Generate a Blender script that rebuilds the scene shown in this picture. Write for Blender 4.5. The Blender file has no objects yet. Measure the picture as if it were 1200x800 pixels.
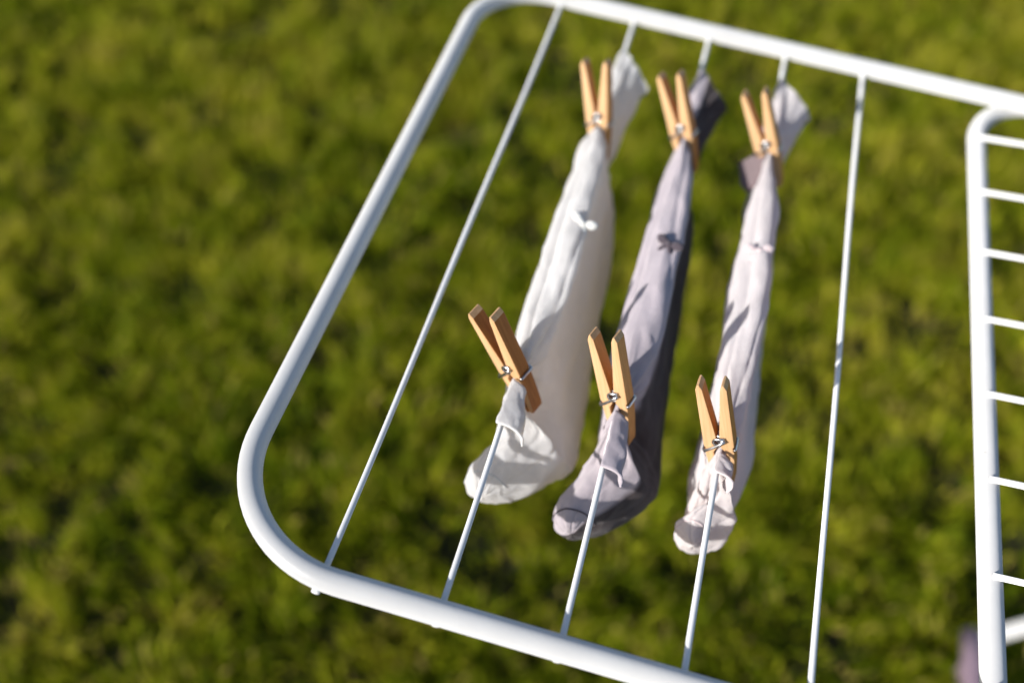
import bpy, bmesh, math, random
import numpy as np
from mathutils import Matrix, Vector, noise

random.seed(7)
rng = np.random.default_rng(11)
scene = bpy.context.scene
col = scene.collection
rad = math.radians

# ------------------------------------------------------------------ frames of reference
# Rack coordinates: x across the wires, y along the wires (away from the viewer), z square to the wing.
# The wing rises a few degrees away from its hinge at x = HX; the main frame lies level.
HX, HZ, TILT = 0.36, 0.90, rad(5.0)
W = Matrix.Translation((HX, 0, HZ)) @ Matrix.Rotation(TILT, 4, 'Y') @ Matrix.Translation((-HX, 0, 0))

def wing(x, y, z):
    return W @ Vector((x, y, z))

# ------------------------------------------------------------------ camera
cam_data = bpy.data.cameras.new('camera')
cam = bpy.data.objects.new('camera', cam_data)
col.objects.link(cam)
scene.camera = cam
R = Matrix(((0.96240694, 0.25863188, 0.08296046),
            (0.25396968, -0.74860672, -0.61244378),
            (-0.09629273, 0.61048958, -0.78614895)))      # rack axes -> camera axes (x right, y down, z ahead)
flip = Matrix(((1, 0, 0), (0, -1, 0), (0, 0, -1)))
M = (flip @ R).transposed().to_4x4()
M.translation = (0.1171, -0.2160, 0.5055)
cam.matrix_world = W @ M
cam_data.sensor_width = 36.0
cam_data.lens = 35.86
cam_data.clip_start = 0.02
cam_data.clip_end = 400.0
cam_data.dof.use_dof = True
cam_data.dof.focus_distance = 0.578
cam_data.dof.aperture_fstop = 2.4
cam_data.dof.aperture_blades = 0

# ------------------------------------------------------------------ light
sun_to = (W.to_3x3() @ Vector((-1.0, -1.02, 0.47))).normalized()
elev = math.asin(sun_to.z)
world = bpy.data.worlds.new('World')
scene.world = world
world.use_nodes = True
wn = world.node_tree.nodes
sky = wn.new('ShaderNodeTexSky')
sky.sky_type = 'NISHITA'
sky.sun_disc = False
sky.sun_elevation = elev
sky.sun_rotation = math.atan2(sun_to.x, sun_to.y)
wn['Background'].inputs['Strength'].default_value = 0.105
world.node_tree.links.new(sky.outputs[0], wn['Background'].inputs['Color'])
sun_data = bpy.data.lights.new('sun', 'SUN')
sun_data.energy = 4.6
sun_data.angle = rad(0.5)
sun_data.color = (1.0, 0.96, 0.90)
sun = bpy.data.objects.new('sun', sun_data)
col.objects.link(sun)
sun.rotation_euler = sun_to.to_track_quat('Z', 'Y').to_euler()
scene.view_settings.view_transform = 'Standard'
scene.view_settings.look = 'None'
scene.view_settings.gamma = 1.0
scene.view_settings.exposure = 0.40
scene.view_settings.use_curve_mapping = False

# ------------------------------------------------------------------ materials
def new_mat(name):
    m = bpy.data.materials.new(name)
    m.use_nodes = True
    return m, m.node_tree.nodes, m.node_tree.links, m.node_tree.nodes['Principled BSDF']

def noise_node(n, l, scale, detail=4, coord='Object', rough=0.55, stretch=None):
    tc = n.new('ShaderNodeTexCoord')
    t = n.new('ShaderNodeTexNoise')
    t.inputs['Scale'].default_value = scale
    t.inputs['Detail'].default_value = detail
    t.inputs['Roughness'].default_value = rough
    if stretch:
        mp = n.new('ShaderNodeMapping')
        mp.inputs['Scale'].default_value = stretch
        l.new(tc.outputs[coord], mp.inputs['Vector'])
        l.new(mp.outputs[0], t.inputs['Vector'])
    else:
        l.new(tc.outputs[coord], t.inputs['Vector'])
    return t

def ramp(n, stops):
    r = n.new('ShaderNodeValToRGB')
    el = r.color_ramp.elements
    while len(el) < len(stops):
        el.new(0.5)
    for e, (p, c) in zip(el, stops):
        e.position = p
        e.color = (*c, 1)
    return r

def bump(n, l, height, strength, dist, p):
    b = n.new('ShaderNodeBump')
    b.inputs['Strength'].default_value = strength
    b.inputs['Distance'].default_value = dist
    l.new(height, b.inputs['Height'])
    l.new(b.outputs[0], p.inputs['Normal'])
    return b

def enamel(name, base, rough=0.32):
    m, n, l, p = new_mat(name)
    t = noise_node(n, l, 35, 5)
    r = ramp(n, [(0.3, tuple(c * 0.93 for c in base)), (0.65, base)])
    l.new(t.outputs[0], r.inputs[0])
    l.new(r.outputs[0], p.inputs['Base Color'])
    p.inputs['Roughness'].default_value = rough
    p.inputs['Specular IOR Level'].default_value = 0.35
    p.inputs['Diffuse Roughness'].default_value = 1.0
    t2 = noise_node(n, l, 420, 3)
    bump(n, l, t2.outputs[0], 0.12, 0.0006, p)
    # sparse grime specks and scuffs
    g1 = noise_node(n, l, 150, 6, rough=0.7)
    sp = ramp(n, [(0.0, (0, 0, 0)), (0.68, (0, 0, 0)), (0.74, (1, 1, 1))])
    l.new(g1.outputs[0], sp.inputs[0])
    mc = n.new('ShaderNodeMix'); mc.data_type = 'RGBA'
    l.new(sp.outputs[0], mc.inputs[0]); l.new(r.outputs[0], mc.inputs[6])
    mc.inputs[7].default_value = (base[0] * 0.55, base[1] * 0.54, base[2] * 0.50, 1)
    l.new(mc.outputs[2], p.inputs['Base Color'])
    return m

MAT = {}
MAT['enamel'] = enamel('white_enamel', (0.66, 0.66, 0.66), 0.42)
MAT['wire'] = enamel('white_coated_wire', (0.82, 0.82, 0.82), 0.45)
MAT['ring_grey'] = enamel('grey_ring_coat', (0.50, 0.50, 0.52), 0.5)  # plain grey of the thin rings near the wires' far ends

m, n, l, p = new_mat('mauve_plastic')
t = noise_node(n, l, 60, 3)
r = ramp(n, [(0.3, (0.20, 0.14, 0.18)), (0.7, (0.25, 0.18, 0.23))])
l.new(t.outputs[0], r.inputs[0]); l.new(r.outputs[0], p.inputs['Base Color'])
p.inputs['Roughness'].default_value = 0.5
MAT['mauve'] = m

m, n, l, p = new_mat('spring_steel')
t = noise_node(n, l, 300, 3)
r = ramp(n, [(0.3, (0.45, 0.45, 0.46)), (0.7, (0.68, 0.68, 0.69))])
l.new(t.outputs[0], r.inputs[0]); l.new(r.outputs[0], p.inputs['Base Color'])
p.inputs['Metallic'].default_value = 1.0
p.inputs['Roughness'].default_value = 0.28
MAT['steel'] = m

def wood(name, dark, light, seed):
    m, n, l, p = new_mat(name)
    tc = n.new('ShaderNodeTexCoord')
    mp = n.new('ShaderNodeMapping')
    mp.inputs['Location'].default_value = (seed * 3.1, seed * 1.7, seed * 5.3)
    mp.inputs['Scale'].default_value = (520, 520, 22)
    l.new(tc.outputs['Object'], mp.inputs['Vector'])
    g = n.new('ShaderNodeTexNoise')
    g.inputs['Scale'].default_value = 1.0; g.inputs['Detail'].default_value = 5; g.inputs['Roughness'].default_value = 0.6
    l.new(mp.outputs[0], g.inputs['Vector'])
    mp2 = n.new('ShaderNodeMapping')
    mp2.inputs['Scale'].default_value = (90, 90, 9)
    mp2.inputs['Location'].default_value = (seed, 2 * seed, 0)
    l.new(tc.outputs['Object'], mp2.inputs['Vector'])
    g2 = n.new('ShaderNodeTexNoise')
    g2.inputs['Scale'].default_value = 1.0; g2.inputs['Detail'].default_value = 2
    l.new(mp2.outputs[0], g2.inputs['Vector'])
    mx = n.new('ShaderNodeMath'); mx.operation = 'ADD'
    l.new(g.outputs[0], mx.inputs[0]); l.new(g2.outputs[0], mx.inputs[1])
    hf = n.new('ShaderNodeMath'); hf.operation = 'MULTIPLY'; hf.inputs[1].default_value = 0.5
    l.new(mx.outputs[0], hf.inputs[0])
    r = ramp(n, [(0.36, dark), (0.60, light)])
    l.new(hf.outputs[0], r.inputs[0]); l.new(r.outputs[0], p.inputs['Base Color'])
    p.inputs['Roughness'].default_value = 0.55
    p.inputs['Specular IOR Level'].default_value = 0.3
    bump(n, l, g.outputs[0], 0.35, 0.0004, p)
    return m

WOODS = [wood('birch_wood_a', (0.29, 0.095, 0.016), (0.48, 0.19, 0.042), 1),
         wood('birch_wood_b', (0.40, 0.165, 0.035), (0.58, 0.27, 0.070), 4),
         wood('birch_wood_c', (0.36, 0.14, 0.028), (0.55, 0.24, 0.060), 9)]

LIT_PAINT = wood('birch_painted_sunlit', (0.45, 0.245, 0.10), (0.63, 0.40, 0.215), 6)  # paler wood colour stands in for sun on the pins' narrow sides

def fabric(name, main_col, trans, trans_amt, sheen=0.25, dark=None):
    m, n, l, p = new_mat(name)
    t = noise_node(n, l, 60, 5)
    r = ramp(n, [(0.28, tuple(c * 0.88 for c in main_col)), (0.7, main_col)])
    l.new(t.outputs[0], r.inputs[0]); l.new(r.outputs[0], p.inputs['Base Color'])
    p.inputs['Roughness'].default_value = 0.9
    p.inputs['Diffuse Roughness'].default_value = 0.7
    p.inputs['Specular IOR Level'].default_value = 0.15
    p.inputs['Sheen Weight'].default_value = sheen
    p.inputs['Sheen Roughness'].default_value = 0.5
    # knit ribs run along the sock (attribute uv), fine fuzz across them
    uv = n.new('ShaderNodeUVMap')
    mp = n.new('ShaderNodeMapping'); mp.inputs['Scale'].default_value = (120, 260, 1)
    l.new(uv.outputs[0], mp.inputs['Vector'])
    if dark:                                    # two tones: darker along the right side, underside and cuff face
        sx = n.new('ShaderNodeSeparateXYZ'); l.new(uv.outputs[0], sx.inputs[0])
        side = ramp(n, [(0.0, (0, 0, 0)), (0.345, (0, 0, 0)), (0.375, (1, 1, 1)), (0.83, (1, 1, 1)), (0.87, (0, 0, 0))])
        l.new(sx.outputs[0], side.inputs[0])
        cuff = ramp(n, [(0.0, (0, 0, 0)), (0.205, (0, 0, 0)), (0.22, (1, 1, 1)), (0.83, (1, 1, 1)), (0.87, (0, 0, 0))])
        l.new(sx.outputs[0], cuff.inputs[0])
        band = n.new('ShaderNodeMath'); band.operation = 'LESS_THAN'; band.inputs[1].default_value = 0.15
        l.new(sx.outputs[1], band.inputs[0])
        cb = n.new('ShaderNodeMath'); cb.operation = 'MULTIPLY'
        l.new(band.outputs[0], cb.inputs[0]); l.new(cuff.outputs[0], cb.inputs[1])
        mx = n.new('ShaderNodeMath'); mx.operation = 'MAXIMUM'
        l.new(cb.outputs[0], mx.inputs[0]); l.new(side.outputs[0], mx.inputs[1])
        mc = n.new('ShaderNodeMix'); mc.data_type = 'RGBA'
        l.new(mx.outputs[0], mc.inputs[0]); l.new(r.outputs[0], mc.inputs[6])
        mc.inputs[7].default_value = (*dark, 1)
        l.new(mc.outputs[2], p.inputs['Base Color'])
    v = n.new('ShaderNodeTexWave'); v.bands_direction = 'X'
    v.inputs['Scale'].default_value = 1.0; v.inputs['Distortion'].default_value = 0.6
    v.inputs['Detail'].default_value = 1.0
    l.new(mp.outputs[0], v.inputs['Vector'])
    f = noise_node(n, l, 900, 3)
    w = noise_node(n, l, 95, 3, rough=0.5)
    a1 = n.new('ShaderNodeMath'); a1.operation = 'MULTIPLY_ADD'; a1.inputs[1].default_value = 0.35
    l.new(v.outputs[0], a1.inputs[0]); l.new(f.outputs[0], a1.inputs[2])
    a2 = n.new('ShaderNodeMath'); a2.operation = 'MULTIPLY_ADD'; a2.inputs[1].default_value = 2.5
    l.new(w.outputs[0], a2.inputs[0]); l.new(a1.outputs[0], a2.inputs[2])
    b = bump(n, l, a2.outputs[0], 0.6, 0.0008, p)
    tr = n.new('ShaderNodeBsdfTranslucent')
    tr.inputs['Color'].default_value = (*trans, 1)
    l.new(b.outputs[0], tr.inputs['Normal'])
    mix = n.new('ShaderNodeMixShader'); mix.inputs[0].default_value = trans_amt
    l.new(p.outputs[0], mix.inputs[1]); l.new(tr.outputs[0], mix.inputs[2])
    l.new(mix.outputs[0], n['Material Output'].inputs['Surface'])
    return m

MAT['white_knit'] = fabric('white_cotton_knit', (0.93, 0.93, 0.95), (0.90, 0.80, 0.66), 0.38)
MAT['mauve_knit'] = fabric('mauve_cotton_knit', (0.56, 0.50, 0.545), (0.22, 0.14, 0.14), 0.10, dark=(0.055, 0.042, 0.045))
MAT['pink_knit'] = fabric('pale_pink_cotton_knit', (0.93, 0.885, 0.90), (0.80, 0.60, 0.55), 0.38)
MAT['flap_shade'] = fabric('pink_knit_painted_shade', (0.24, 0.17, 0.18), (0.2, 0.13, 0.13), 0.1)  # shade on the pink sock's loose flap, put into its colour
MAT['bow_white'] = fabric('white_ribbon', (0.82, 0.82, 0.80), (0.8, 0.78, 0.7), 0.15)
MAT['bow_mauve'] = fabric('grey_mauve_ribbon', (0.11, 0.09, 0.11), (0.08, 0.06, 0.07), 0.1)
MAT['bow_pink'] = fabric('pink_ribbon', (0.78, 0.66, 0.67), (0.7, 0.5, 0.5), 0.15)

# ------------------------------------------------------------------ mesh helpers
def make_obj(name, verts, faces, mat, parent=None, smooth=True, uvs=None):
    me = bpy.data.meshes.new(name)
    me.from_pydata([tuple(v) for v in verts], [], faces)
    if smooth:
        me.polygons.foreach_set('use_smooth', [True] * len(me.polygons))
    if uvs is not None:
        ul = me.uv_layers.new(name='UVMap')
        li = np.empty(len(me.loops), dtype=np.int32)
        me.loops.foreach_get('vertex_index', li)
        ul.data.foreach_set('uv', np.asarray(uvs, dtype=np.float32)[li].ravel())
    me.materials.append(mat)
    me.update()
    o = bpy.data.objects.new(name, me)
    col.objects.link(o)
    if parent:
        o.parent = parent
    return o

def empty(name, loc, label, cat, group=None, matrix=None):
    o = bpy.data.objects.new(name, None)
    o.empty_display_size = 0.02
    col.objects.link(o)
    if matrix is not None:
        o.matrix_world = matrix
    else:
        o.location = loc
    o['label'] = label
    o['category'] = cat
    if group:
        o['group'] = group
    return o

def tube(pts, r, nseg=20, closed=False, cap=True):
    """Swept round tube; r is one radius or one per point."""
    pts = [Vector(q) for q in pts]
    k = len(pts)
    rr = r if hasattr(r, '__len__') else [r] * k
    tang = []
    for i in range(k):
        if closed:
            d = pts[(i + 1) % k] - pts[i - 1]
        else:
            d = pts[min(i + 1, k - 1)] - pts[max(i - 1, 0)]
        tang.append(d.normalized())
    up = Vector((0, 0, 1)) if abs(tang[0].z) < 0.9 else Vector((1, 0, 0))
    nrm = (up - tang[0] * up.dot(tang[0])).normalized()
    vs, fs = [], []
    for i in range(k):
        t = tang[i]
        nrm = (nrm - t * nrm.dot(t)).normalized()
        bi = t.cross(nrm)
        for j in range(nseg):
            a = 2 * math.pi * j / nseg
            vs.append(pts[i] + (nrm * math.cos(a) + bi * math.sin(a)) * rr[i])
    for i in range(k if closed else k - 1):
        for j in range(nseg):
            a, b = i * nseg + j, i * nseg + (j + 1) % nseg
            c, d = ((i + 1) % k) * nseg + (j + 1) % nseg, ((i + 1) % k) * nseg + j
            fs.append((a, b, c, d))
    if cap and not closed:
        fs.append(tuple(reversed(range(nseg))))
        fs.append(tuple(range((k - 1) * nseg, k * nseg)))
    return vs, fs

def rounded_path(corners, radius, steps=14):
    """Open polyline through the corners with round bends."""
    c = [Vector(q) for q in corners]
    out = [c[0]]
    for i in range(1, len(c) - 1):
        a, b = (c[i - 1] - c[i]).normalized(), (c[i + 1] - c[i]).normalized()
        ang = a.angle(b)
        R_ = radius[i - 1] if hasattr(radius, '__len__') else radius
        dist = R_ / math.tan(ang / 2)
        ctr = c[i] + (a + b).normalized() * (R_ / math.sin(ang / 2))
        s, e = c[i] + a * dist - ctr, c[i] + b * dist - ctr
        tot = s.angle(e)
        ax = s.cross(e).normalized()
        for q in range(steps + 1):
            out.append(ctr + Matrix.Rotation(tot * q / steps, 3, ax) @ s)
    out.append(c[-1])
    return out

def subdivide(path, step):
    out = []
    for a, b in zip(path[:-1], path[1:]):
        k = max(1, int((b - a).length / step))
        for i in range(k):
            out.append(a.lerp(b, i / k))
    out.append(path[-1])
    return out

def merge(*parts):
    vs, fs = [], []
    for v, f in parts:
        o = len(vs)
        vs += list(v)
        fs += [tuple(i + o for i in q) for q in f]
    return vs, fs

# ------------------------------------------------------------------ ground
m, n, l, p = new_mat('lawn_soil')
t = noise_node(n, l, 9, 6)
r = ramp(n, [(0.3, (0.016, 0.015, 0.005)), (0.55, (0.032, 0.028, 0.008)), (0.75, (0.055, 0.040, 0.016))])
l.new(t.outputs[0], r.inputs[0]); l.new(r.outputs[0], p.inputs['Base Color'])
p.inputs['Roughness'].default_value = 0.95
t2 = noise_node(n, l, 60, 5)
bump(n, l, t2.outputs[0], 0.8, 0.02, p)
MAT['soil'] = m
S = 150.0
ground = make_obj('lawn_ground', [(-S, -S, 0), (S, -S, 0), (S, S, 0), (-S, S, 0)], [(0, 1, 2, 3)], MAT['soil'])
ground['kind'] = 'structure'
ground['label'] = 'dark soil under the mown lawn'

m, n, l, p = new_mat('grass_blade')
at = n.new('ShaderNodeAttribute'); at.attribute_name = 'tone'
r = ramp(n, [(0.0, (0.076, 0.130, 0.004)), (0.40, (0.262, 0.305, 0.009)), (0.70, (0.47, 0.445, 0.030)), (1.0, (0.50, 0.39, 0.11))])
l.new(at.outputs['Fac'], r.inputs[0])
l.new(r.outputs[0], p.inputs['Base Color'])
p.inputs['Roughness'].default_value = 0.65
p.inputs['Specular IOR Level'].default_value = 0.08
tr = n.new('ShaderNodeBsdfTranslucent'); l.new(r.outputs[0], tr.inputs['Color'])
mix = n.new('ShaderNodeMixShader'); mix.inputs[0].default_value = 0.42
l.new(p.outputs[0], mix.inputs[1]); l.new(tr.outputs[0], mix.inputs[2])
l.new(mix.outputs[0], n['Material Output'].inputs['Surface'])
MAT['grass'] = m

def vnoise(x, y, cell, seed):
    """Smooth value noise on numpy arrays, 0..1."""
    r_ = np.random.default_rng(seed).random((256, 256))
    gx, gy = x / cell + 1000, y / cell + 1000
    ix, iy = np.floor(gx).astype(int), np.floor(gy).astype(int)
    fx, fy = gx - ix, gy - iy
    fx, fy = fx * fx * (3 - 2 * fx), fy * fy * (3 - 2 * fy)
    g = lambda a, b: r_[a % 256, b % 256]
    return (g(ix, iy) * (1 - fx) + g(ix + 1, iy) * fx) * (1 - fy) + (g(ix, iy + 1) * (1 - fx) + g(ix + 1, iy + 1) * fx) * fy

def grass(count, x0, x1, y0, y1):
    x = rng.uniform(x0, x1, count); y = rng.uniform(y0, y1, count)
    clump = 0.45 * vnoise(x, y, 0.060, 1) + 0.40 * vnoise(x, y, 0.026, 2) + 0.15 * vnoise(x, y, 0.30, 3)
    keep = rng.random(count) < np.clip((clump - 0.30) * 3.6, 0.18, 1)
    x, y, clump = x[keep], y[keep], clump[keep]
    k = len(x)
    h = (0.018 + 0.048 * np.clip(clump - 0.2, 0, 1)) * rng.uniform(0.6, 1.35, k)
    wd = rng.uniform(0.0016, 0.0034, k)
    yaw = rng.uniform(0, 2 * np.pi, k)
    # neighbouring blades lean alike, so the lawn combs into tufts
    la = 2 * np.pi * vnoise(x, y, 0.11, 5) * 2 + rng.normal(0, 0.8, k)
    lean = h * np.clip(rng.normal(0.5, 0.3, k), 0.05, 1.4)
    lx, ly = np.cos(la) * lean, np.sin(la) * lean
    cx, cy = np.cos(yaw) * wd, np.sin(yaw) * wd
    z0 = np.full(k, -0.002)
    V = np.empty((k, 5, 3), dtype=np.float32)
    V[:, 0] = np.stack([x - cx, y - cy, z0], 1)
    V[:, 1] = np.stack([x + cx, y + cy, z0], 1)
    V[:, 2] = np.stack([x + cx * .8 + lx * .35, y + cy * .8 + ly * .35, h * .62], 1)
    V[:, 3] = np.stack([x - cx * .8 + lx * .35, y - cy * .8 + ly * .35, h * .62], 1)
    V[:, 4] = np.stack([x + lx, y + ly, h * np.clip(1.05 - 0.25 * (lean / h) ** 2, 0.45, 1)], 1)
    tone = np.clip(0.30 * vnoise(x, y, 0.16, 8) + 0.42 * vnoise(x, y, 0.038, 9) + 0.30 * vnoise(x, y, 0.55, 12) - 0.06 + rng.normal(0.01, 0.15, k), 0, 1)
    tone[rng.random(k) < 0.07] = 0.97
    me = bpy.data.meshes.new('grass')
    base = np.arange(k, dtype=np.int32)[:, None] * 5
    loops = np.concatenate([base + 0, base + 1, base + 2, base + 3, base + 3, base + 2, base + 4], 1).ravel()
    me.vertices.add(k * 5)
    me.vertices.foreach_set('co', V.ravel())
    me.loops.add(k * 7)
    me.loops.foreach_set('vertex_index', loops.astype(np.int32))
    me.polygons.add(k * 2)
    starts = (np.arange(k, dtype=np.int32)[:, None] * 7 + np.array([0, 4], dtype=np.int32)).ravel()
    me.polygons.foreach_set('loop_start', starts)
    a = me.attributes.new('tone', 'FLOAT', 'POINT')
    a.data.foreach_set('value', np.repeat(tone, 5).astype(np.float32))
    me.update(calc_edges=True)
    me.validate()
    me.materials.append(MAT['grass'])
    o = bpy.data.objects.new('grass', me)
    col.objects.link(o)
    return o

g = grass(420000, -2.0, 1.3, -0.1, 2.75)
g['kind'] = 'stuff'
g['label'] = 'short sunlit lawn grass in yellow green tufts'
g['category'] = 'grass'

# ------------------------------------------------------------------ drying rack
TR = 0.0070                                   # tube radius
rack_loc = Vector((0.70, 0.25, 0.0))
rack = empty('drying_rack', rack_loc, 'white metal folding drying rack with its wing opened over the lawn', 'drying rack')
def loc(v):
    return Vector(v) - rack_loc
def rack_part(name, vf, mat, smooth=True):
    return make_obj(name, [loc(v) for v in vf[0]], vf[1], mat, rack, smooth)

Y0, Y1, XL = -0.0078, 0.5510, -0.0655         # centre lines of the wing's near, far and outer tubes
path = rounded_path([(0.62, Y0, 0), (XL, Y0, 0), (XL, Y1, 0), (0.62, Y1, 0)], [0.075, 0.062], 20)
path = [wing(*q) for q in subdivide(path, 0.03)]
rack_part('wing_frame', tube(path, TR, 28), MAT['enamel'])
WZ = -0.003
for i in range(5):
    x = 0.065 * i
    a, b = (x, Y0 - TR * (1.02 if i == 0 else 0.86), WZ), (x, Y1 + 0.004, WZ)
    ts = sorted(list(np.linspace(0, 1, 24)) + [k_ for e_ in (0.0270, 0.0285, 0.0310, 0.0340) for k_ in (e_, 1 - e_ + 0.0065)])
    near = [min((t - 0.0) * (b[1] - a[1]) - TR * 1.9, (1 - t) * (b[1] - a[1]) - TR * 1.55) for t in ts]
    pts = [wing(a[0] + 0.0004 * math.sin(3.1 * t * math.pi + i), a[1] + (b[1] - a[1]) * t, WZ - 0.0012 * math.sin(math.pi * t)) for t in ts]
    wire = rack_part('wire', tube(pts, [0.00175 + 0.0007 * max(0.0, 1 - max(0.0, q) / 0.0022) for q in near], 12), MAT['wire'])
    if i:
        c = [wing(x, Y1 - TR - 0.0145 - e, WZ) for e in (0, 0.0022)]
        o = make_obj('ring', *tube([loc(q) for q in c], 0.00195, 12), MAT['ring_grey'], wire)

# level main frame beside the wing, its tube just under the hinge line
MX, MZ, MYF = 0.3597, HZ - 0.0200, 0.573
MXR = MX + 0.62
mp_ = rounded_path([(MX + 0.3, MYF, MZ), (MX, MYF, MZ), (MX, -0.26, MZ), (MXR, -0.26, MZ), (MXR, MYF, MZ), (MX + 0.3, MYF, MZ)], 0.055, 16)
rack_part('main_frame', tube(subdivide(mp_, 0.03)[:-1], TR, 28, closed=True), MAT['enamel'])
for k in range(-5, 7):
    y = 0.1110 + 0.0667 * k
    pts = [(MX - 0.001, y, MZ + TR + 0.0008), (MX + 0.2, y, MZ + TR + 0.0004), (MXR - 0.2, y, MZ + TR + 0.0004), (MXR + 0.001, y, MZ + TR + 0.0008)]
    rack_part('rung', tube(pts, 0.0019, 12), MAT['wire'])
# hinge straps joining wing tubes to the main frame, beyond the right edge of the view
for y in (Y0, Y1):
    a = wing(0.60, y, 0)
    b = Vector((0.60, min(max(y, -0.2), MYF), MZ))
    vs, fs = tube([a + Vector((0, 0, 0.012)), a, b, b - Vector((0, 0, 0.012))], 0.006, 12)
    rack_part('hinge', (vs, fs), MAT['mauve'])
# U-shaped leg: rises from the grass on the near side to the main frame, its foot bar in a mauve sleeve
FX, FY, FZ = 0.632, 0.504, 0.064
leg = rounded_path([(MXR - 0.012, 0.60, MZ - 0.085), (0.755, 0.548, 0.145), (FX, FY, FZ), (FX, -0.36, FZ), (0.755, -0.38, 0.145), (MXR - 0.012, -0.43, MZ - 0.085)], [0.06, 0.016, 0.016, 0.06], 12)
rack_part('leg', tube(subdivide(leg, 0.05), 0.0095, 20), MAT['enamel'])
rack_part('foot_sleeve', tube([(FX, FY + 0.012 - 0.05 * i, FZ) for i in range(12)], 0.0165, 20), MAT['mauve'])
for y in (FY - 0.03, -0.33):
    rack_part('foot', tube([(FX, y, FZ - 0.006), (FX, y, 0.012), (FX, y, 0.0)], [0.011, 0.012, 0.013], 16), MAT['mauve'])

# ------------------------------------------------------------------ clothespins
def jaw_mesh():
    prof = [(0.0016, 0.0), (0.0014, 0.016), (0.0018, 0.0205), (0.0034, 0.0235), (0.0034, 0.0285), (0.0012, 0.0315),
            (0.0009, 0.0335), (0.0024, 0.0350), (0.0026, 0.0380), (0.0009, 0.0395),
            (0.0056, 0.0765), (0.0072, 0.0800), (0.0082, 0.0798), (0.0096, 0.0765), (0.0093, 0.0560), (0.0090, 0.0330),
            (0.0081, 0.0318), (0.0081, 0.0295), (0.0086, 0.0283), (0.0074, 0.0160), (0.0056, 0.0035), (0.0046, 0.0)]
    bm = bmesh.new()
    hw = 0.0050
    f = [bm.verts.new((d, -hw, t)) for d, t in prof]
    b = [bm.verts.new((d, hw, t)) for d, t in prof]
    bm.faces.new(f)
    bm.faces.new(list(reversed(b)))
    k = len(prof)
    for i in range(k):
        bm.faces.new((f[(i + 1) % k], f[i], b[i], b[(i + 1) % k]))
    bmesh.ops.recalc_face_normals(bm, faces=bm.faces)
    edges = [e for e in bm.edges if abs(e.verts[0].co.y - e.verts[1].co.y) < 1e-6]
    bmesh.ops.bevel(bm, geom=edges, offset=0.00045, segments=2, affect='EDGES', profile=0.5)
    me = bpy.data.meshes.new('jaw')
    bm.to_mesh(me)
    bm.free()
    return me

def spring_mesh():
    pts = []
    ct, cr = 0.0365, 0.0031
    turns, k = 4, 16
    for i in range(turns * k + 1):
        a = 2 * math.pi * i / k + math.pi * 0.5
        pts.append((cr * math.cos(a), -0.0058 + 0.0116 * i / (turns * k), ct + cr * math.sin(a)))
    wr = 0.0009
    head = [(-0.0094, 0.0040, 0.0304), (-0.0094, 0.0, 0.0305), (-0.0094, -0.0052, 0.0303), (-0.0088, -0.0063, 0.0301), (-0.0040, -0.0066, 0.0330), (0.0010, -0.0067, 0.0362), (0.0046, -0.0066, 0.0386), (0.0038, -0.0062, 0.0400)]
    tail = [(-0.0038, 0.0062, 0.0400), (-0.0044, 0.0066, 0.0386), (0.0, 0.0067, 0.0362), (0.0088, 0.0062, 0.0303), (0.0094, 0.0052, 0.0304), (0.0094, 0.0, 0.0305), (0.0094, -0.0046, 0.0306), (0.0088, -0.0056, 0.0310)]
    v, f = tube(head + pts + tail, wr, 8)
    me = bpy.data.meshes.new('spring')
    me.from_pydata([tuple(q) for q in v], [], f)
    me.polygons.foreach_set('use_smooth', [True] * len(me.polygons))
    me.materials.append(MAT['steel'])
    return me

JAWS = []
for w_ in WOODS:
    me = jaw_mesh()
    me.materials.append(w_)
    me.materials.append(LIT_PAINT)                  # narrow sides and ends painted sunlit pale; broad faces keep a darker shade tone
    for f_ in me.polygons:
        if abs(f_.normal.y) > 0.5 or f_.center.z > 0.0772:
            f_.material_index = 1
    JAWS.append(me)
SPRING = spring_mesh()

def clothespin(xw, yw, q, tx, ty, tw, opening, wood_i, label):
    """xw, yw: where the line passes the jaws; q: how far the jaw tips reach below it; tx, ty: lean; tw: twist."""
    ax = Vector((math.tan(rad(tx)), math.tan(rad(ty)), 1)).normalized()
    X = Vector((1, 0, 0)); X = (X - ax * X.dot(ax)).normalized()
    Y = ax.cross(X)
    d = X * math.cos(rad(tw)) + Y * math.sin(rad(tw))
    y_ = ax.cross(d)
    o = Vector((xw, yw, WZ)) - ax * q
    mtx = Matrix((d, y_, ax)).transposed().to_4x4()
    mtx.translation = o
    e = empty('clothespin', None, label, 'clothespin', 'clothespins on the drying rack wires', W @ mtx)
    pivot = Matrix.Translation((0, 0, 0.0365))
    for s in (1, -1):
        j = bpy.data.objects.new('jaw', JAWS[wood_i])
        col.objects.link(j)
        j.parent = e
        turn = Matrix.Identity(4) if s > 0 else Matrix.Rotation(math.pi, 4, 'Z')
        j.matrix_local = pivot @ Matrix.Rotation(s * rad(opening), 4, 'Y') @ pivot.inverted() @ turn
    sp = bpy.data.objects.new('spring', SPRING)
    col.objects.link(sp)
    sp.parent = e
    return e

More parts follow.
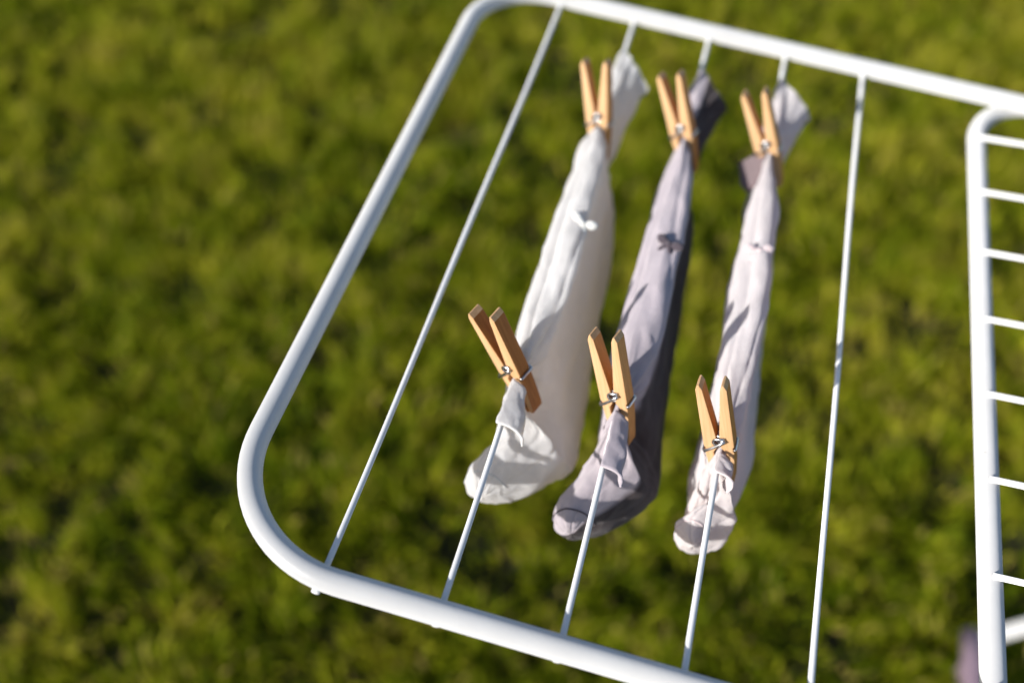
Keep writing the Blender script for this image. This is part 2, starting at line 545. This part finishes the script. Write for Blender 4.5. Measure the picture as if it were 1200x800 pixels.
clothespin(0.065, 0.1539, 0.0270, -30.4, 8.7, -23, 1.6, 0, 'wooden clothespin leaning left on the toe end of the white sock')
clothespin(0.130, 0.1515, 0.0260, -21.9, 16.2, -17, 0.2, 1, 'pale wooden clothespin on the toe end of the grey mauve sock')
clothespin(0.195, 0.1416, 0.0275, -21.3, 11.1, -5, -0.8, 2, 'wooden clothespin on the toe end of the pale pink sock, nearest the viewer')
clothespin(0.065, 0.4003, 0.0270, -15.8, 18.7, -15, 1.8, 1, 'blurred wooden clothespin at the cuff of the white sock')
clothespin(0.130, 0.4100, 0.0258, -26.5, 16.0, -16, 0.2, 2, 'blurred wooden clothespin at the cuff of the grey mauve sock')
clothespin(0.195, 0.4163, 0.0263, -28.9, 13.2, -11, 0.2, 1, 'blurred wooden clothespin at the cuff of the pale pink sock')

# ------------------------------------------------------------------ socks
def catmull(P, u, closed):
    """P: (k, ..) control values, u in 0..1 -> interpolated values."""
    k = len(P)
    out = []
    for t in u:
        s = t * (k if closed else k - 1)
        i = int(math.floor(s))
        if not closed:
            i = min(i, k - 2)
        f_ = s - i
        idx = [(i + o_) % k if closed else min(max(i + o_, 0), k - 1) for o_ in (-1, 0, 1, 2)]
        a, b, c, d_ = (P[q] for q in idx)
        out.append(0.5 * ((2 * b) + (-a + c) * f_ + (2 * a - 5 * b + 4 * c - d_) * f_ ** 2 + (-a + 3 * b - 3 * c + d_) * f_ ** 3))
    return np.array(out)

def st(y, left, top, crest, ru, rm, bot, bl, ll):
    """One cross section: eight (dx, z) or (dx, dy, z) points clockwise from the left side."""
    row = []
    for q in (left, top, crest, ru, rm, bot, bl, ll):
        row.append((q[0], y, q[1]) if len(q) == 2 else (q[0], y + q[1], q[2]))
    return row

def sock_surface(stations, xw, seed, pinches, nu=120, nv=190):
    P = np.array(stations, dtype=float)                    # (rows, 8, 3)
    rows = catmull(P, np.linspace(0, 1, nv), False)        # (nv, 8, 3)
    G = np.array([catmull(r_, np.linspace(0, 1, nu, endpoint=False), True) for r_ in rows])   # (nv, nu, 3)
    du = np.roll(G, -1, 1) - np.roll(G, 1, 1)
    dv = np.gradient(G, axis=0)
    N = np.cross(du, dv)
    N /= np.linalg.norm(N, axis=2, keepdims=True) + 1e-12
    th = np.linspace(0, 1, nu, endpoint=False)[None, :]
    disp = np.zeros((nv, nu))
    fy = min(q[0] for q in pinches) - 0.012
    for i in range(nv):
        for j in range(nu):
            x, y, z = G[i, j]
            q = Vector((x * 60 + seed * 7, y * 16, z * 45))
            q2 = Vector((x * 150 + seed, y * 55, z * 120))
            n1 = noise.noise(q)
            toe_k = 1.0 if y > fy else max(0.6, 1.0 - (fy - y) / 0.04)      # the foot is pulled smoother
            q3 = Vector((x * 90 + 3 * seed, y * 30 + z * 40, z * 50 - y * 12))
            crease = max(0.0, 1.0 - 3.2 * abs(noise.noise(q3))) ** 1.5
            # long soft pleats that run the length of the limp cloth
            pl = th[0, j] * 8 + 0.9 * noise.noise(Vector((th[0, j] * 3, y * 7, seed))) + seed
            pleat = (1.0 - abs(math.sin(math.pi * pl))) ** 2.2
            fold = n1 * 0.0026 * toe_k + noise.noise(q2) * 0.0009 * toe_k - crease * 0.0009 * toe_k + (pleat - 0.3) * 0.0026 * (toe_k - 0.3)
            # tension creases fanning out of each pin
            for (py, reach, amp) in pinches:
                dy, dz = y - py, z
                rd = math.hypot(dy, dz)
                ang = math.atan2(dz, dy)
                wob = 1.6 * noise.noise(Vector((ang * 2.5, rd * 14, seed + py * 5)))
                ridge = math.sin(ang * 11 + wob * 2 + seed + (x > 0) * 1.7)
                ridge = ridge * 0.6 + 0.4 * math.sin(ang * 23 + 3 * wob + seed)
                fold += 1.25 * amp * ridge * math.exp(-rd / reach) * min(1.0, rd / 0.012)
            disp[i, j] = fold
    # keep the cloth tight on the wire where the pins hold it
    for (py, reach, amp) in pinches:
        hold = 1 - np.exp(-((G[:, :, 1] - py) / 0.009) ** 2) * (G[:, :, 2] > -0.030)
        disp *= hold
    G = G + N * disp[..., None]
    flip_n = float((N[nv // 2] * (G[nv // 2] - G[nv // 2].mean(0))).sum()) > 0
    verts = [wing(xw + a, b, c) for a, b, c in G.reshape(-1, 3)]
    faces = []
    for i in range(nv - 1):
        for j in range(nu):
            a, b = i * nu + j, i * nu + (j + 1) % nu
            faces.append((a, b, b + nu, a + nu))
    uvs = [(j / nu, i / nv) for i in range(nv) for j in range(nu)]
    ctr = len(verts)
    tip = G[-1].mean(0)
    verts.append(wing(xw + tip[0], tip[1], tip[2]))
    uvs.append((0.5, 1))
    for j in range(nu):
        faces.append(((nv - 1) * nu + j, (nv - 1) * nu + (j + 1) % nu, ctr))
    row = int(nv * 0.868)
    seam = [wing(xw + q[0], q[1], q[2]) for q in (G[row, j] + N[row, j] * 0.0002 * (1 if flip_n else -1) for j in range(-6, int(nu * 0.44)))]
    return verts, faces, uvs, seam

def sheet(corners, xw, nx, ny, seed, amp):
    """Small hanging flap from four corner points (bilinear, creased)."""
    A, B, C_, D = (np.array(c, float) for c in corners)
    vs, fs = [], []
    for i in range(ny + 1):
        for j in range(nx + 1):
            u, v = j / nx, i / ny
            q = (A * (1 - u) + B * u) * (1 - v) + (D * (1 - u) + C_ * u) * v
            w_ = amp * math.sin(u * 8 + seed + 3 * v + 2 * noise.noise(Vector((u * 2, v * 2, seed)))) * (0.25 + v)
            w_ += 1.2 * amp * noise.noise(Vector((u * 5, v * 5, seed * 3)))
            q = q + np.array([0.6, -0.3, 0.45]) * w_ + np.array([0.005, 0, 0.004]) * math.sin(v * math.pi)
            vs.append(wing(xw + q[0], q[1], q[2]))
    for i in range(ny):
        for j in range(nx):
            a = i * (nx + 1) + j
            fs.append((a, a + 1, a + nx + 2, a + nx + 1))
    return vs, fs

def bow(center, size, seed):
    """Little ribbon bow: two loops, two tails and a knot."""
    c = Vector(center)
    r_ = random.Random(seed)
    rot = Matrix.Rotation(r_.uniform(-0.4, 0.4), 3, 'Z') @ Matrix.Rotation(rad(-55), 3, 'X')
    parts = []
    for s in (-1, 1):
        tilt = r_.uniform(0.2, 0.6)
        prof = [(0.0, .0010), (.14, .0020), (.35, .0030), (.6, .0035), (.82, .0028), (.96, .0014), (1.0, .0004)]
        lobe = [c + rot @ Vector((s * size * q, 0.0012 * math.sin(3 * q), size * (tilt * q))) for q, _ in prof]
        parts.append(tube(lobe, [w_ * size / 0.0105 for _, w_ in prof], 10))
        dn = r_.uniform(0.7, 1.1)
        end = [c, c + rot @ Vector((s * size * 0.3, -0.001, -size * 0.4 * dn)), c + rot @ Vector((s * size * 0.42, 0.001, -size * 0.75 * dn)), c + rot @ Vector((s * size * 0.55, 0.0, -size * 0.95 * dn))]
        parts.append(tube(end, [0.0012, 0.0017, 0.0019, 0.0009], 8))
    ks = [c + rot @ Vector((x, 0, 0)) for x in (-0.0026, -0.0014, 0, 0.0014, 0.0026)]
    parts.append(tube(ks, [0.0010, 0.0024, 0.0028, 0.0024, 0.0010], 10))
    return merge(*parts)

def make_sock(xw, stations, seed, pinches, mat, bow_mat, bow_at, fold_pts, label, cuff_mat=None):
    base = wing(xw, 0.28, 0)
    e = empty('sock', base, label, 'sock', 'socks pinned along the drying rack wires')
    v, f, uv, seam = sock_surface(stations, xw, seed, pinches)
    make_obj('body', [q - base for q in v], f, mat, e, True, uv)
    make_obj('toe_seam', *tube([q - base for q in seam], 0.00055, 6), bow_mat, e)
    bv, bf = bow(wing(xw + bow_at[0], bow_at[1], bow_at[2]), 0.0100, seed)
    make_obj('bow', [q - base for q in bv], bf, bow_mat, e)
    fv, ff = sheet(fold_pts, xw, 22, 16, seed, 0.0015)
    o = make_obj('folded_corner', [q - base for q in fv], ff, mat, e, True,
                 [(j / 22 * 0.2, i / 16 * 0.1) for i in range(17) for j in range(23)])
    md = o.modifiers.new('thick', 'SOLIDIFY')
    md.thickness = 0.0016
    md.offset = 0
    return e

def stations(cuff_apex, pin_r, pin_f, xl, xc, zr, xr, toe, toe_scale=1.0, lift=0.0, lx=0.0, fr=1.0, sh=1.0):
    """Cross sections from the open cuff past both pins to the closed toe."""
    tx_, ty_, tz_ = toe
    a, rp, fp = cuff_apex, pin_r, pin_f
    mid = lambda f_: rp + (fp - rp) * f_
    S_ = [
        st(a, (-.005, -.014, -.005), (-.001, .005, .003), (.010, -.010, .004), (.026, -.027, -.002), (.021, -.033, -.012), (.016, -.024, -.028), (.003, -.014, -.028), (-.007, -.012, -.020)),
        st(a - .032, (-.006, -.006), (0, .003), (.008, .002), (.022, -.005), (.020, -.020), (.011, -.036), (.001, -.034), (-.006, -.020)),
        st(rp + .018, (-.004, -.006), (0, .0025), (.004, -.001), (.009, -.014), (.015, -.036), (.007, -.050), (-.003, -.044), (-.004, -.020)),
        st(rp, (-.0022, -.005), (0, .0022), (.0022, -.004), (.0028, -.018), (.011, -.040), (.004, -.052), (-.003, -.044), (-.0026, -.018)),
        st(rp - .016, (-.008 * sh, -.008), (-.003 * sh, .004), (.005 * sh, .003), (.009 * sh, -.010), (.016, -.045), (.007, -.058), (-.004, -.050), (-.009 * sh, -.026)),
        st(mid(.2), (xl * .75, -.008), (-.002, .006), (xc * .75, .007 + lift), (xc - .001, -.014), (xr * .72, zr * .60), (xr * .4, zr * .78), (-.004 + lx, zr * .68), (xl * .9 + lx, -.030)),
        st(mid(.42), (xl, -.010), (-.003, .007), (xc * .9, .011 + lift), (xc + .000, -.016), (xr * .88, zr * .84), (xr * .55, zr), (-.004 + lx, zr * .88), (xl + lx, -.040)),
        st(mid(.62), (xl, -.010), (-.003, .007), (xc, .011 + lift), (xc + .001, -.018), (xr, zr * .92), (xr * .62, zr * 1.12), (-.004 + lx, zr * 1.02), (xl + lx, -.045)),
        st(mid(.80), (xl * .9, -.010), (-.002, .005), (xc, .005 + lift * .5), (xc + .002, -.024), (xr * 1.06, zr * .92), (xr * .66, zr * 1.14), (-.007 + lx, zr * 1.06), (xl - .002 + lx, -.052)),
        st(mid(.92), (-.005, -.009), (0, .003), (.008, -.001), (.015, -.024), (xr * 1.12 * (fr + 1) / 2, zr * .84), (xr * .72, zr * 1.10), (-.002, zr * 1.04), (-.006, -.050)),
        st(fp, (-.0022, -.005), (0, .0022), (.0022, -.005), (.005, -.026), (xr * 1.16 * fr, zr * .74), (xr * .80 * fr, zr * 1.02), (.002, zr * .98), (-.003, -.045)),
        st(fp - .014, (-.004, -.014), (-.001, -.004), (.004, -.008), (.014, -.030), (xr * 1.14 * fr, zr * .68), (xr * .76 * fr, zr * .95), (-.002, zr * .95), (-.006, -.046)),
    ]
    def ring(y, x0, x1, zt, zb, skew=0.0):
        cx, cz, hx, hz = (x0 + x1) / 2, (zt + zb) / 2, (x1 - x0) / 2, (zt - zb) / 2
        pts = [(-.97, .25), (-.55, .92), (.12, 1.0), (.70, .62), (1.0, -.08), (.58, -.85), (-.15, -1.0), (-.80, -.60)]
        return [(cx + px * hx, y + skew * pz, cz + pz * hz) for px, pz in pts]
    sc = toe_scale
    ks = min(1.0, (fp - .020 - ty_) / .030)
    S_ += [ring(ty_ + .030 * ks, tx_ - .004 * sc, tx_ + .043 * sc * fr, tz_ + .032, tz_ - .028, .003),
           ring(ty_ + .018 * ks, tx_ - .0105 * sc, tx_ + .033 * sc * fr, tz_ + .023, tz_ - .025, .003),
           ring(ty_ + .008 * ks, tx_ - .0150 * sc, tx_ + .022 * sc * fr, tz_ + .018, tz_ - .021, .002),
           ring(ty_ + .0005, tx_ - .0135 * sc, tx_ + .012 * sc * fr, tz_ + .013, tz_ - .015, .001),
           ring(ty_ - .004, tx_ - .0080 * sc, tx_ + .005 * sc * fr, tz_ + .007, tz_ - .008),
           ring(ty_ - .0055, tx_ - .0018 * sc, tx_ + .0005 * sc, tz_ + .001, tz_ - .001)]
    return S_

make_sock(0.065, stations(.489, .4003, .1539, -.0105, .015, -.097, .041, (-.003, .105, -.063)), 1.0,
          [(.4003, .05, .0011), (.1539, .045, .0013)], MAT['white_knit'], MAT['bow_white'], (.0115, .280, .0125),
          [(-.0015, .1465, .0025), (-.003, .113, .0030), (.0165, .106, -.004), (.006, .138, -.010)],
          'white baby sock with white bow, pinned nearest the outer tube')
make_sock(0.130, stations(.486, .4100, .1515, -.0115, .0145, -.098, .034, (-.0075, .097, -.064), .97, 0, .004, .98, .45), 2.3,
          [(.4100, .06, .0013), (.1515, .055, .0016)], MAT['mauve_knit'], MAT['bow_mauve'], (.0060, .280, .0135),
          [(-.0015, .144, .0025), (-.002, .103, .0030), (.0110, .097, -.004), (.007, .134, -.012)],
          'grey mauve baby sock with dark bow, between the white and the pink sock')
make_sock(0.195, stations(.500, .4163, .1416, -.0105, .0105, -.092, .032, (.0015, .111, -.060), .85, 0, .009, .60, .45), 4.1,
          [(.4163, .06, .0011), (.1416, .05, .0013)], MAT['pink_knit'], MAT['bow_pink'], (.0015, .296, .0125),
          [(-.0015, .134, .0025), (-.002, .120, .0030), (.0070, .113, -.006), (.005, .126, -.012)],
          'pale pink baby sock with pink bow, pinned nearest the main frame')

pink = [o for o in bpy.data.objects if o.name.startswith('sock') and 'pink' in o.get('label', '')][0]
fv, ff = sheet([(-.003, .428, -.002), (-.002, .392, -.004), (-.012, .381, -.014), (-.021, .410, -.014)], 0.195, 14, 10, 3.3, 0.0012)  # cuff flap left of the far pin, coloured dark as if in shade
flap = make_obj('cuff_flap_shaded', [q - pink.location for q in fv], ff, MAT['flap_shade'], pink, True,
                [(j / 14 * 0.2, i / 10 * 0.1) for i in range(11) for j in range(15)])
flap['label'] = 'loose cuff flap with its shade painted in dull mauve'
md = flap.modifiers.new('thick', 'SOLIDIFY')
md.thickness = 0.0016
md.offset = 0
